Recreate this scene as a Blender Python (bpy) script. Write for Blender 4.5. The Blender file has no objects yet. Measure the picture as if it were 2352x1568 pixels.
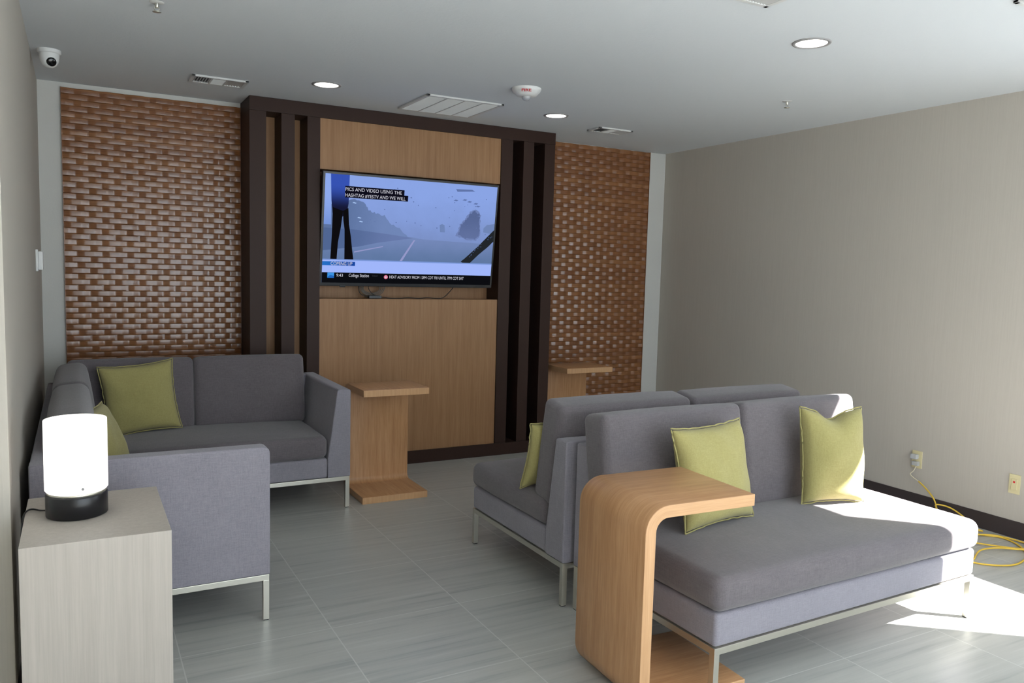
import bpy, bmesh, math, random
from mathutils import Vector, Matrix, noise
random.seed(7)
S = bpy.context.scene
C = S.collection
PI = math.pi

# ------------------------------------------------------------------ helpers
def lin(c):
    c = c/255.0
    return c/12.92 if c <= .04045 else ((c+.055)/1.055)**2.4
def rgb(r, g, b): return (lin(r), lin(g), lin(b), 1.0)

def newmat(name, col, rough=.5, metal=0.0, spec=.5, sheen=0.0):
    m = bpy.data.materials.new(name); m.use_nodes = True
    b = m.node_tree.nodes['Principled BSDF']
    b.inputs['Base Color'].default_value = col
    b.inputs['Roughness'].default_value = rough
    b.inputs['Metallic'].default_value = metal
    b.inputs['Specular IOR Level'].default_value = spec
    if sheen:
        b.inputs['Sheen Weight'].default_value = sheen
        b.inputs['Sheen Roughness'].default_value = .6
    return m
def N(m, t, **kw):
    n = m.node_tree.nodes.new(t)
    for k, v in kw.items(): setattr(n, k, v)
    return n
def L(m, a, b): m.node_tree.links.new(a, b)
def bs(m): return m.node_tree.nodes['Principled BSDF']
def coord(m, scale=(1, 1, 1), kind='Object', rot=(0, 0, 0)):
    tc = N(m, 'ShaderNodeTexCoord'); mp = N(m, 'ShaderNodeMapping')
    mp.inputs['Scale'].default_value = scale; mp.inputs['Rotation'].default_value = rot
    L(m, tc.outputs[kind], mp.inputs['Vector']); return mp.outputs['Vector']
def noise_tex(m, vec, scale, detail=4, rough=.55):
    n = N(m, 'ShaderNodeTexNoise'); n.inputs['Scale'].default_value = scale
    n.inputs['Detail'].default_value = detail; n.inputs['Roughness'].default_value = rough
    L(m, vec, n.inputs['Vector']); return n.outputs['Fac']
def ramp(m, fac, stops):
    r = N(m, 'ShaderNodeValToRGB'); e = r.color_ramp.elements
    e[0].position, e[0].color = stops[0]; e[1].position, e[1].color = stops[-1]
    for p, c in stops[1:-1]:
        x = e.new(p); x.color = c
    L(m, fac, r.inputs['Fac']); return r.outputs['Color']
def mixc(m, fac, a, b, mode='MIX'):
    n = N(m, 'ShaderNodeMix', data_type='RGBA', blend_type=mode)
    for sock, v in ((n.inputs[0], fac), (n.inputs[6], a), (n.inputs[7], b)):
        if hasattr(v, 'links') or isinstance(v, bpy.types.NodeSocket): L(m, v, sock)
        else: sock.default_value = v
    return n.outputs[2]
def bump(m, h, strength=.3, dist=.002, prev=None):
    b = N(m, 'ShaderNodeBump'); b.inputs['Strength'].default_value = strength
    b.inputs['Distance'].default_value = dist
    L(m, h, b.inputs['Height'])
    if prev: L(m, prev, b.inputs['Normal'])
    L(m, b.outputs['Normal'], bs(m).inputs['Normal']); return b.outputs['Normal']

# ------------------------------------------------------------------ materials
def fabric(name, c1, c2, sheen=.25):
    m = newmat(name, c1, .92, spec=.2, sheen=sheen)
    v = coord(m)
    a = noise_tex(m, coord(m, (260, 260, 26)), 1.0, 2)
    b = noise_tex(m, coord(m, (26, 260, 260)), 1.0, 2)
    d = noise_tex(m, coord(m, (260, 26, 260)), 1.0, 2)
    ad = N(m, 'ShaderNodeMath', operation='ADD'); L(m, a, ad.inputs[0]); L(m, b, ad.inputs[1])
    ad2 = N(m, 'ShaderNodeMath', operation='ADD'); L(m, ad.outputs[0], ad2.inputs[0]); L(m, d, ad2.inputs[1])
    sc = N(m, 'ShaderNodeMath', operation='MULTIPLY'); sc.inputs[1].default_value = .3333; L(m, ad2.outputs[0], sc.inputs[0])
    col = ramp(m, sc.outputs[0], [(.34, c2), (.66, c1)])
    blot = noise_tex(m, v, 5.0, 3)
    col2 = mixc(m, .18, col, ramp(m, blot, [(.35, c2), (.65, c1)]))
    L(m, col2, bs(m).inputs['Base Color'])
    bump(m, sc.outputs[0], .25, .0015)
    return m
M = {}
M['frame_fabric'] = fabric('blue_grey_fabric', rgb(147, 142, 151), rgb(121, 117, 126))
M['seat_fabric'] = fabric('warm_grey_fabric', rgb(112, 105, 108), rgb(86, 80, 83))
M['green'] = fabric('olive_green_fabric', rgb(170, 161, 106), rgb(148, 139, 86), .15)

def wood(name, c1, c2, c3, kind='Object', scale=(30, 30, 1.2), rough=.38, spec=.4):
    m = newmat(name, c2, rough, spec=spec)
    v = coord(m, scale, kind)
    a = noise_tex(m, v, 1.0, 5, .6)
    v2 = coord(m, tuple(s*4 for s in scale), kind)
    b = noise_tex(m, v2, 1.0, 3, .6)
    col = ramp(m, a, [(.30, c1), (.5, c2), (.70, c3)])
    col = mixc(m, .22, col, ramp(m, b, [(.35, c1), (.65, c3)]))
    L(m, col, bs(m).inputs['Base Color'])
    bump(m, b, .12, .001)
    return m
M['oak_panel'] = wood('oak_veneer_panel', rgb(144, 104, 69), rgb(156, 116, 79), rgb(166, 127, 90), rough=.5)
M['oak_slab'] = wood('oak_slab', rgb(168, 122, 82), rgb(184, 139, 98), rgb(198, 154, 113), 'UV', (2.2, 42, 1), .36)
M['oak_edge'] = wood('oak_slab_edge', rgb(188, 145, 103), rgb(198, 155, 113), rgb(207, 165, 124), 'UV', (2.2, 60, 1), .36)
M['laminate'] = wood('grey_laminate', rgb(169, 161, 152), rgb(176, 168, 159), rgb(183, 175, 166), scale=(55, 55, 1.5), rough=.5)
M['dark_wood'] = newmat('dark_brown_lacquer', rgb(53, 35, 28), .5, spec=.22)
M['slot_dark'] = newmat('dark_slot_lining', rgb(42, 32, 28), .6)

def weave_mat():
    m = newmat('varnished_woven_veneer', rgb(124, 78, 46), .26, spec=.85)
    # one tone per strip of veneer: strips are 38.5 mm high
    tc = N(m, 'ShaderNodeTexCoord'); sp = N(m, 'ShaderNodeSeparateXYZ'); L(m, tc.outputs['Object'], sp.inputs[0])
    d = N(m, 'ShaderNodeMath', operation='DIVIDE'); d.inputs[1].default_value = .0385; L(m, sp.outputs['Z'], d.inputs[0])
    f = N(m, 'ShaderNodeMath', operation='FLOOR'); L(m, d.outputs[0], f.inputs[0])
    dx = N(m, 'ShaderNodeMath', operation='DIVIDE'); dx.inputs[1].default_value = .077; L(m, sp.outputs['X'], dx.inputs[0])
    fx = N(m, 'ShaderNodeMath', operation='FLOOR'); L(m, dx.outputs[0], fx.inputs[0])
    cb = N(m, 'ShaderNodeCombineXYZ'); L(m, f.outputs[0], cb.inputs[0]); L(m, fx.outputs[0], cb.inputs[1])
    wn = N(m, 'ShaderNodeTexWhiteNoise'); wn.noise_dimensions = '2D'; L(m, cb.outputs[0], wn.inputs['Vector'])
    wr = N(m, 'ShaderNodeTexWhiteNoise'); wr.noise_dimensions = '1D'; L(m, f.outputs[0], wr.inputs['W'])
    g = noise_tex(m, coord(m, (6, 6, 130)), 1.0, 4, .6)
    c = ramp(m, wr.outputs['Value'], [(0, rgb(112, 66, 36)), (.5, rgb(130, 82, 46)), (1, rgb(148, 100, 60))])
    c = mixc(m, .2, c, ramp(m, wn.outputs['Value'], [(0, rgb(104, 62, 34)), (1, rgb(150, 100, 60))]))
    c = mixc(m, .4, c, ramp(m, g, [(.3, rgb(102, 58, 30)), (.7, rgb(154, 106, 64))]))
    L(m, c, bs(m).inputs['Base Color'])
    bump(m, g, .25, .001)
    return m
M['weave'] = weave_mat()

def floor_mat():
    m = newmat('grey_striated_porcelain', rgb(185, 185, 180), .34, spec=.45)
    tc = N(m, 'ShaderNodeTexCoord')
    sp = N(m, 'ShaderNodeSeparateXYZ'); L(m, tc.outputs['Object'], sp.inputs[0])
    def cell(sock, off, size):
        a = N(m, 'ShaderNodeMath', operation='SUBTRACT'); a.inputs[1].default_value = off; L(m, sock, a.inputs[0])
        b = N(m, 'ShaderNodeMath', operation='DIVIDE'); b.inputs[1].default_value = size; L(m, a.outputs[0], b.inputs[0])
        fr = N(m, 'ShaderNodeMath', operation='FRACT'); L(m, b.outputs[0], fr.inputs[0])
        fl = N(m, 'ShaderNodeMath', operation='FLOOR'); L(m, b.outputs[0], fl.inputs[0])
        s = N(m, 'ShaderNodeMath', operation='SUBTRACT'); s.inputs[1].default_value = .5; L(m, fr.outputs[0], s.inputs[0])
        ab = N(m, 'ShaderNodeMath', operation='ABSOLUTE'); L(m, s.outputs[0], ab.inputs[0])
        g = N(m, 'ShaderNodeMath', operation='GREATER_THAN'); g.inputs[1].default_value = .5-.0024/size; L(m, ab.outputs[0], g.inputs[0])
        return g.outputs[0], fl.outputs[0]
    gx, fx = cell(sp.outputs['X'], 1.15, .61)
    gy, fy = cell(sp.outputs['Y'], -3.53, .589)
    mx = N(m, 'ShaderNodeMath', operation='MAXIMUM'); L(m, gx, mx.inputs[0]); L(m, gy, mx.inputs[1])
    cb = N(m, 'ShaderNodeCombineXYZ'); L(m, fx, cb.inputs[0]); L(m, fy, cb.inputs[1])
    wn = N(m, 'ShaderNodeTexWhiteNoise'); wn.noise_dimensions = '2D'; L(m, cb.outputs[0], wn.inputs['Vector'])
    # shift the streaks per tile so they break at the joints
    mp = N(m, 'ShaderNodeMapping'); mp.inputs['Scale'].default_value = (1.1, 26, 1); L(m, tc.outputs['Object'], mp.inputs['Vector'])
    of = N(m, 'ShaderNodeVectorMath', operation='ADD'); L(m, mp.outputs['Vector'], of.inputs[0])
    sc = N(m, 'ShaderNodeVectorMath', operation='SCALE'); sc.inputs['Scale'].default_value = 7.0; L(m, wn.outputs['Color'], sc.inputs[0])
    L(m, sc.outputs[0], of.inputs[1])
    n1 = noise_tex(m, of.outputs[0], 1.0, 5, .62)
    n2 = noise_tex(m, coord(m, (.8, 2.5, 1)), 1.0, 3, .5)
    c = ramp(m, n1, [(.30, rgb(144, 145, 142)), (.42, rgb(168, 169, 165)), (.52, rgb(177, 177, 172)), (.60, rgb(180, 180, 175)), (.72, rgb(196, 196, 192))])
    c = mixc(m, .25, c, ramp(m, n2, [(.3, rgb(164, 165, 162)), (.7, rgb(188, 187, 180))]))
    c = mixc(m, mx.outputs[0], c, rgb(198, 198, 193))
    L(m, c, bs(m).inputs['Base Color'])
    r = N(m, 'ShaderNodeMapRange'); r.inputs[3].default_value = .26; r.inputs[4].default_value = .42; L(m, n1, r.inputs[0])
    L(m, r.outputs[0], bs(m).inputs['Roughness'])
    iv = N(m, 'ShaderNodeMath', operation='SUBTRACT'); iv.inputs[0].default_value = 1.0; L(m, mx.outputs[0], iv.inputs[1])
    bump(m, iv.outputs[0], .3, .001)
    return m
M['floor'] = floor_mat()

def plaster(name, col, scale, strength, dist, rough=.85, stretch=(1, 1, 1), tint=None):
    m = newmat(name, col, rough, spec=.25)
    n = noise_tex(m, coord(m, stretch), scale, 4, .6)
    if tint: L(m, ramp(m, n, [(.35, tint), (.65, col)]), bs(m).inputs['Base Color'])
    bump(m, n, strength, dist)
    return m
M['ceiling'] = plaster('textured_ceiling_paint', rgb(212, 216, 219), 60, .35, .003)
M['wallpaper'] = plaster('beige_vinyl_wallpaper', rgb(188, 182, 172), 1.0, .25, .001, .7, (160, 160, 3), rgb(184, 178, 168))
M['wallpaper_left'] = plaster('beige_vinyl_wallpaper_left', rgb(188, 182, 172), 1.0, .25, .001, .7, (160, 160, 3), rgb(184, 178, 168))
M['paint'] = plaster('pale_grey_wall_paint', rgb(200, 199, 194), 90, .3, .002)
M['base'] = newmat('dark_vinyl_base', rgb(58, 50, 50), .45)
M['chrome'] = newmat('brushed_nickel', rgb(212, 208, 196), .3, metal=.9)
M['white_plastic'] = newmat('white_plastic', rgb(222, 222, 220), .4)
M['white_metal'] = newmat('white_enamel_metal', rgb(205, 205, 203), .5)
M['vent_dark'] = newmat('vent_shadow_grey', rgb(90, 92, 94), .8)
M['black_plastic'] = newmat('black_plastic', rgb(22, 21, 24), .32)
M['black_gloss'] = newmat('black_gloss', rgb(10, 10, 12), .12)
M['almond'] = newmat('almond_plastic', rgb(214, 203, 160), .4)
M['yellow'] = newmat('yellow_cord_rubber', rgb(220, 182, 62), .5)
M['cream_cord'] = newmat('cream_cord', rgb(214, 205, 178), .5)
M['grey_cable'] = newmat('grey_cable', rgb(120, 112, 104), .5)
M['red'] = newmat('red_print', rgb(200, 40, 45), .5)
M['ring'] = newmat('light_trim_ring', rgb(150, 148, 148), .4)
M['clear'] = newmat('clear_lens', rgb(235, 238, 242), .08); bs(M['clear']).inputs['Transmission Weight'].default_value = .6
M['window_frame'] = newmat('aluminium_window_frame', rgb(120, 118, 112), .4, metal=.6)

def emis(name, col, st):
    m = bpy.data.materials.new(name); m.use_nodes = True; nt = m.node_tree
    nt.nodes.clear(); e = nt.nodes.new('ShaderNodeEmission'); o = nt.nodes.new('ShaderNodeOutputMaterial')
    e.inputs[0].default_value = col; e.inputs[1].default_value = st
    nt.links.new(e.outputs[0], o.inputs[0]); return m
M['lamp_glow'] = newmat('lit_opal_glass', rgb(250, 248, 244), .35)
bs(M['lamp_glow']).inputs['Emission Color'].default_value = rgb(255, 250, 244)
bs(M['lamp_glow']).inputs['Emission Strength'].default_value = 1.15
M['down_glow'] = emis('downlight_glow', rgb(255, 250, 240), 9.0)

# ------------------------------------------------------------------ object helpers
def obj(name, bm, mat, parent=None, smooth=False, loc=None):
    me = bpy.data.meshes.new(name); bm.normal_update(); bm.to_mesh(me); bm.free()
    for m in (mat if isinstance(mat, (list, tuple)) else [mat]): me.materials.append(m)
    if smooth:
        for p in me.polygons: p.use_smooth = True
    o = bpy.data.objects.new(name, me); C.objects.link(o)
    if parent: o.parent = parent
    if loc: o.location = loc
    return o
def tag(o, label, cat, group=None):
    o['label'] = label; o['category'] = cat
    if group: o['group'] = group
    return o
def thing(name, label, cat, loc=(0, 0, 0), rz=0.0, group=None, rx=0.0):
    o = bpy.data.objects.new(name, None); C.objects.link(o); o.empty_display_size = .1
    o.location = loc; o.rotation_euler = (rx, 0, rz)
    return tag(o, label, cat, group)
def struct(name, bm, mat, **k):
    o = obj(name, bm, mat, **k); o['kind'] = 'structure'; return o
def BM(): return bmesh.new()
def box(bm, x0, x1, y0, y1, z0, z1, bev=0.0, seg=2):
    t = bmesh.new()
    bmesh.ops.create_cube(t, size=1.0)
    for v in t.verts:
        v.co = Vector((x0+(v.co.x+.5)*(x1-x0), y0+(v.co.y+.5)*(y1-y0), z0+(v.co.z+.5)*(z1-z0)))
    if bev: bmesh.ops.bevel(t, geom=list(t.edges), offset=bev, segments=seg, profile=.7, affect='EDGES')
    merge(bm, t); return bm
def merge(bm, t, mi=0, M4=None):
    if M4 is not None: bmesh.ops.transform(t, matrix=M4, verts=list(t.verts))
    t.verts.index_update(); vs = [bm.verts.new(v.co) for v in t.verts]
    for f in t.faces:
        try:
            nf = bm.faces.new([vs[v.index] for v in f.verts]); nf.material_index = mi if mi else f.material_index; nf.smooth = f.smooth
        except ValueError: pass
    t.free()
def prism(bm, prof, axis, a0, a1, bev=0.0, seg=2):
    """extrude a 2D profile along an axis; profile coords are the other two axes in order"""
    t = bmesh.new()
    def P(p, a):
        return {'x': Vector((a, p[0], p[1])), 'y': Vector((p[0], a, p[1])), 'z': Vector((p[0], p[1], a))}[axis]
    A = [t.verts.new(P(p, a0)) for p in prof]; B = [t.verts.new(P(p, a1)) for p in prof]
    t.faces.new(A); t.faces.new(B[::-1])
    n = len(prof)
    for i in range(n): t.faces.new([A[i], B[i], B[(i+1) % n], A[(i+1) % n]])
    bmesh.ops.recalc_face_normals(t, faces=list(t.faces))
    if bev: bmesh.ops.bevel(t, geom=list(t.edges), offset=bev, segments=seg, profile=.6, affect='EDGES')
    merge(bm, t); return bm
def soft(bm, x0, x1, y0, y1, z0, z1, r=.03, puff=(0, 0, 0), M4=None, nz=0.0):
    """rounded, slightly puffed upholstery block"""
    t = bmesh.new(); bmesh.ops.create_cube(t, size=2.0)
    bmesh.ops.subdivide_edges(t, edges=list(t.edges), cuts=13, use_grid_fill=True)
    h = ((x1-x0)/2, (y1-y0)/2, (z1-z0)/2); c = Vector(((x0+x1)/2, (y0+y1)/2, (z0+z1)/2))
    rr = [min(r, k*.98) for k in h]
    def mp(u, a):
        i = (u+1)/2*14
        if i <= 4: return -h[a]+rr[a]*(i/4)
        if i >= 10: return h[a]-rr[a]*((14-i)/4)
        return -(h[a]-rr[a])+2*(h[a]-rr[a])*((i-4)/6)
    R = min(rr)
    for v in t.verts:
        q = Vector([mp(v.co[a], a) for a in range(3)])
        inn = Vector([max(-(h[a]-R), min(h[a]-R, q[a])) for a in range(3)])
        d = q-inn
        if d.length > 1e-7: q = inn+d.normalized()*R
        u = [q[a]/h[a] for a in range(3)]
        add = Vector((0, 0, 0))
        for a in range(3):
            b1, b2 = (a+1) % 3, (a+2) % 3
            add[a] = (1 if u[a] > 0 else -1)*puff[a]*max(0, 1-u[b1]**2)**.8*max(0, 1-u[b2]**2)**.8*abs(u[a])**2
        q += add
        if nz: q += Vector((0, 0, nz*noise.noise(Vector((q.x*5, q.y*5, q.z*5+c.x*3)))))*abs(u[2])
        v.co = q+c
    for f in t.faces: f.smooth = True
    merge(bm, t, 0, M4); return bm
def tube(bm, pts, r, seg=8, res=6, smooth=True):
    """smooth tube through points (Catmull-Rom)"""
    P = [Vector(p) for p in pts]; path = []
    if len(P) > 2 and smooth:
        for i in range(len(P)-1):
            p0 = P[max(i-1, 0)]; p1 = P[i]; p2 = P[i+1]; p3 = P[min(i+2, len(P)-1)]
            for k in range(res):
                s = k/res
                path.append(.5*((2*p1)+(-p0+p2)*s+(2*p0-5*p1+4*p2-p3)*s*s+(-p0+3*p1-3*p2+p3)*s**3))
        path.append(P[-1])
    else: path = P
    rings = []; up = Vector((0, 0, 1))
    for i, p in enumerate(path):
        d = (path[min(i+1, len(path)-1)]-path[max(i-1, 0)]).normalized()
        a = d.cross(up)
        if a.length < .05: a = d.cross(Vector((0, 1, 0)))
        a.normalize(); b = d.cross(a).normalized()
        rings.append([bm.verts.new(p+a*math.cos(2*PI*k/seg)*r+b*math.sin(2*PI*k/seg)*r) for k in range(seg)])
    for i in range(len(rings)-1):
        for k in range(seg):
            f = bm.faces.new([rings[i][k], rings[i][(k+1) % seg], rings[i+1][(k+1) % seg], rings[i+1][k]]); f.smooth = True
    bm.faces.new(rings[0][::-1]); bm.faces.new(rings[-1])
    return bm
def lathe(bm, prof, cx=0, cy=0, seg=48, M4=None, sharp=False):
    t = bmesh.new(); rings = []
    for (r, z) in prof:
        if r < 1e-6: rings.append([t.verts.new((cx, cy, z))])
        else: rings.append([t.verts.new((cx+r*math.cos(2*PI*k/seg), cy+r*math.sin(2*PI*k/seg), z)) for k in range(seg)])
    for a, b in zip(rings[:-1], rings[1:]):
        for k in range(seg):
            k2 = (k+1) % seg
            if len(a) == 1 and len(b) == 1: continue
            if len(a) == 1: f = t.faces.new([a[0], b[k], b[k2]])
            elif len(b) == 1: f = t.faces.new([a[k], b[0], a[k2]])
            else: f = t.faces.new([a[k], b[k], b[k2], a[k2]])
            f.smooth = not sharp
    bmesh.ops.recalc_face_normals(t, faces=list(t.faces))
    merge(bm, t, 0, M4); return bm
def text_bm(body, size, width=None, align='LEFT', bold=0.0):
    cu = bpy.data.curves.new('lettering', 'FONT'); cu.body = body; cu.size = size; cu.align_x = align; cu.offset = bold
    cu.resolution_u = 3
    o = bpy.data.objects.new('lettering', cu); C.objects.link(o)
    dg = bpy.context.evaluated_depsgraph_get(); me = bpy.data.meshes.new_from_object(o.evaluated_get(dg))
    t = bmesh.new(); t.from_mesh(me)
    bpy.data.objects.remove(o); bpy.data.curves.remove(cu); bpy.data.meshes.remove(me)
    if width:
        xs = [v.co.x for v in t.verts]; w = max(xs)-min(xs); k = width/w; x0 = min(xs)
        for v in t.verts: v.co.x = (v.co.x-(x0 if align == 'LEFT' else 0))*k
    return t

# ------------------------------------------------------------------ room
H = 2.74; W = 5.278; XL = -3.2; YN = -7.8; YE = -3.18; T = .12
struct('floor', box(BM(), XL, W+T, YN-T, T, -.08, 0), M['floor'])
struct('ceiling', box(BM(), XL, W+T, YN-T, T, H, H+.1), M['ceiling'])
struct('wall_back', box(BM(), -T, W+T, 0, T, 0, H), M['paint'])
bm = BM(); box(bm, -T, 0, YE, 0, 0, H, .003); struct('wall_left', bm, M['wallpaper_left'])
struct('wall_left_return', box(BM(), XL, -T, YE, YE+T, 0, H), M['paint'])
struct('wall_lobby', box(BM(), XL-T, XL, YN, YE+T, 0, H), M['paint'])
# right wall with one window opening towards the camera side
wy0, wy1, wz0, wz1 = -5.52, -4.44, .93, 2.70
bm = BM()
box(bm, W, W+T, wy1, 0, 0, H); box(bm, W, W+T, YN, wy0, 0, H)
box(bm, W, W+T, wy0, wy1, 0, wz0); box(bm, W, W+T, wy0, wy1, wz1, H)
struct('wall_right', bm, M['wallpaper'])
bm = BM(); f = .03
box(bm, W+.03, W+.08, wy0, wy0+f, wz0, wz1); box(bm, W+.03, W+.08, wy1-f, wy1, wz0, wz1)
box(bm, W+.03, W+.08, wy0, wy1, wz0, wz0+f); box(bm, W+.03, W+.08, wy0, wy1, wz1-f, wz1)
struct('window_1', bm, M['window_frame'])
# near wall behind the camera: wide storefront glazing
nx0, nx1, nz0, nz1 = .4, 5.15, .10, 2.62
bm = BM()
box(bm, XL, nx0, YN-T, YN, 0, H); box(bm, nx1, W, YN-T, YN, 0, H)
box(bm, nx0, nx1, YN-T, YN, 0, nz0); box(bm, nx0, nx1, YN-T, YN, nz1, H)
struct('wall_near', bm, M['paint'])
bm = BM()
for i in range(5):
    x = nx0+(nx1-nx0-.05)*i/4; box(bm, x, x+.05, YN-.09, YN-.03, nz0, nz1)
box(bm, nx0, nx1, YN-.09, YN-.03, nz0, nz0+.05); box(bm, nx0, nx1, YN-.09, YN-.03, nz1-.05, nz1)
struct('window_2', bm, M['window_frame'])
# baseboards
struct('baseboard_right', box(BM(), W-.008, W, YN, -.001, 0, .107, .002), M['base'])
struct('baseboard_left', box(BM(), 0, .008, YE, -.001, 0, .1, .002), M['base'])
struct('baseboard_back', box(BM(), .008, .13, -.008, -.0005, 0, .1, .002), M['base'])
struct('trim_1', box(BM(), 5.09, W, -.014, -.0005, .0, H-.002, .003), M['paint'])

# ------------------------------------------------------------------ woven wall panels
def weave_panel(x0, x1, z0, z1, label):
    rows = int(round((z1-z0)/.0385)); rh = (z1-z0)/rows; cw = .077
    nx = int((x1-x0)/cw*10); bm = BM()
    prof = [(0, -.0026), (.03, -.0001), (.11, .0003), (.5, .0004), (.89, .0003), (.97, -.0001), (1, -.0026)]
    for r in range(rows):
        seam = .0026 if r % 9 == 8 else 0
        amp = .0055*(1+.15*random.uniform(-1, 1)); ph = random.uniform(-.004, .004)
        zb = r*rh
        prev = None
        for i in range(nx+1):
            x = (x1-x0)*i/nx
            p = abs(((x+ph+(cw if r % 2 else 0))/cw) % 2-1)          # 0 crest, 1 trough
            s = 1-.06*(p/.44)**2 if p < .44 else .94-1.94*(p-.44)/.56
            dy = .010+amp*s-seam+.0005*noise.noise(Vector((x*14, r*3.1, 0)))
            col = [bm.verts.new((x, -(dy+pd), zb+pz*rh)) for pz, pd in prof]
            if prev:
                for k in range(len(prof)-1):
                    f = bm.faces.new([prev[k], col[k], col[k+1], prev[k+1]]); f.smooth = True
            prev = col
    # backing board and thin edge frame
    box(bm, 0, x1-x0, -.004, -.0005, 0, z1-z0)
    box(bm, 0, .003, -.022, -.0005, 0, z1-z0); box(bm, x1-x0-.003, x1-x0, -.022, -.0005, 0, z1-z0)
    o = obj('woven_wall_panel', bm, M['weave'], loc=(x0, 0, z0))
    return tag(o, label, 'wall panel')
weave_panel(.135, 1.286, .0, 2.708, 'glossy basket-weave brown wood panel on the back wall behind the corner sofa')
weave_panel(3.806, 5.085, .0, 2.735, 'duller orange-brown basket-weave wood panel right of the television, behind the far side table')

# ------------------------------------------------------------------ media wall unit
D = -.348
mu = thing('media_wall_unit', 'tall dark brown built-in media unit with oak panels around the television', 'wall unit', (0, 0, 0))
bm = BM(); box(bm, 1.288, 3.804, D-.006, -.002, 2.643, H-.001, .002); obj('header', bm, M['dark_wood'], mu)
bm = BM(); box(bm, 1.288, 3.804, D-.004, -.002, 0, .102, .002); obj('plinth', bm, M['dark_wood'], mu)
for a, b in ((1.288, 1.403), (1.695, 1.789), (3.289, 3.396), (3.703, 3.804)):
    bm = BM(); box(bm, a, b, D, -.002, .102, 2.643, .002); obj('upright', bm, M['dark_wood'], mu)
for a, b in ((1.509, 1.604), (3.499, 3.598)):
    bm = BM(); box(bm, a, b, D, -.12, .102, 2.643, .002); obj('slat', bm, M['dark_wood'], mu)
bm = BM(); box(bm, 1.403, 1.695, -.125, -.11, .102, 2.643); o = obj('slot_back', bm, M['oak_panel'], mu)
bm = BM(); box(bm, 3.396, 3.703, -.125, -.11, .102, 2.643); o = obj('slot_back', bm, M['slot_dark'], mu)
bm = BM(); box(bm, 1.789, 3.289, D+.012, D+.032, 2.276, 2.643, .001); obj('upper_panel', bm, M['oak_panel'], mu)
bm = BM(); box(bm, 1.789, 3.289, D+.012, D+.032, .102, 1.322, .001); obj('lower_panel', bm, M['oak_panel'], mu)
bm = BM(); box(bm, 1.789, 3.289, -.135, -.12, 1.30, 2.3); obj('recess_back', bm, M['oak_panel'], mu)
bm = BM(); box(bm, 1.789, 3.289, D+.03, -.12, 1.302, 1.320); obj('recess_shelf', bm, M['oak_panel'], mu)
bm = BM(); box(bm, 1.789, 3.289, D+.03, -.12, 2.278, 2.296); obj('recess_top', bm, M['oak_panel'], mu)

# ------------------------------------------------------------------ television
tv = thing('television', 'large black flat television showing a rainy road, hung in the oak panel', 'television', (1.792, -.318, 1.417), 0, None, math.radians(7.1))
TW, TH = 1.447, .846; SX, SZ, SW, SH = .017, .026, 1.413, .802
bm = BM(); box(bm, 0, TW, 0, .045, 0, TH, .004)
box(bm, .2, TW-.2, .04, .085, .08, .5, .006)
obj('casing', bm, M['black_plastic'], tv)
bm = BM(); box(bm, .16, .20, -.004, .02, -.008, .004, .002); obj('sensor', bm, M['black_plastic'], tv)
# screen picture: layered coloured shapes in one flat mesh
scr_mats = []; scr = BM()
def scol(name, c, st=1.0, c2=None, gdir=None, noise_amt=0):
    m = emis('screen_'+name, c, st)
    if c2 is not None:
        e = [n for n in m.node_tree.nodes if n.type == 'EMISSION'][0]
        tc = N(m, 'ShaderNodeTexCoord'); sp = N(m, 'ShaderNodeSeparateXYZ'); L(m, tc.outputs['Object'], sp.inputs[0])
        mr = N(m, 'ShaderNodeMapRange'); mr.inputs[1].default_value, mr.inputs[2].default_value = gdir[1], gdir[2]
        mr.interpolation_type = 'SMOOTHSTEP'
        L(m, sp.outputs[gdir[0]], mr.inputs[0]); fac = mr.outputs[0]
        if noise_amt:
            nn = noise_tex(m, tc.outputs['Object'], 7.0, 4)
            s1 = N(m, 'ShaderNodeMath', operation='MULTIPLY_ADD'); s1.inputs[1].default_value = noise_amt; s1.inputs[2].default_value = -noise_amt/2
            L(m, nn, s1.inputs[0]); a1 = N(m, 'ShaderNodeMath', operation='ADD', use_clamp=True); L(m, s1.outputs[0], a1.inputs[0]); L(m, fac, a1.inputs[1]); fac = a1.outputs[0]
        L(m, mixc(m, fac, c, c2), e.inputs[0])
    scr_mats.append(m); return len(scr_mats)-1
def SP(pts, mi, layer):
    vs = [scr.verts.new((SX+u*SW, -.0006-layer*.0002, SZ+(1-v)*SH)) for u, v in pts]
    f = scr.faces.new(vs); f.material_index = mi
    f.normal_update()
    if f.normal.y > 0: f.normal_flip()
def Stext(body, u, v, uw, h, mi, layer):
    t = text_bm(body, h*1.38, uw*SW, bold=.0)
    for w in t.verts:
        w.co = Vector((SX+u*SW+w.co.x, -.0006-layer*.0002, SZ+(1-v)*SH+w.co.y))
    for f in t.faces: f.material_index = mi
    t.verts.index_update(); vs = [scr.verts.new(w.co) for w in t.verts]
    for f in t.faces:
        nf = scr.faces.new([vs[w.index] for w in f.verts]); nf.material_index = mi
    t.free()
c_sky = scol('sky', rgb(118, 138, 188), 1, rgb(138, 164, 228), ('Z', .18, .78), .5)
c_tree = scol('tree', rgb(112, 134, 182), 1, rgb(92, 114, 158), ('X', .55, .12), .5)
c_wall = scol('barrier', rgb(104, 122, 170), 1, rgb(80, 102, 146), ('X', .62, .1), .3)
c_road = scol('road', rgb(116, 136, 184), 1, rgb(96, 120, 162), ('Z', .40, .2), .5)
c_line = scol('line', rgb(148, 152, 200))
c_haze = scol('haze', rgb(112, 130, 180))
c_tree2 = scol('tree_right', rgb(98, 114, 160), 1, rgb(86, 102, 146), ('Z', .36, .6), .6)
c_black = scol('black', rgb(14, 13, 16))
c_blue = scol('blue', rgb(22, 24, 52), 1, rgb(54, 82, 178), ('Z', .58, .76))
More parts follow.
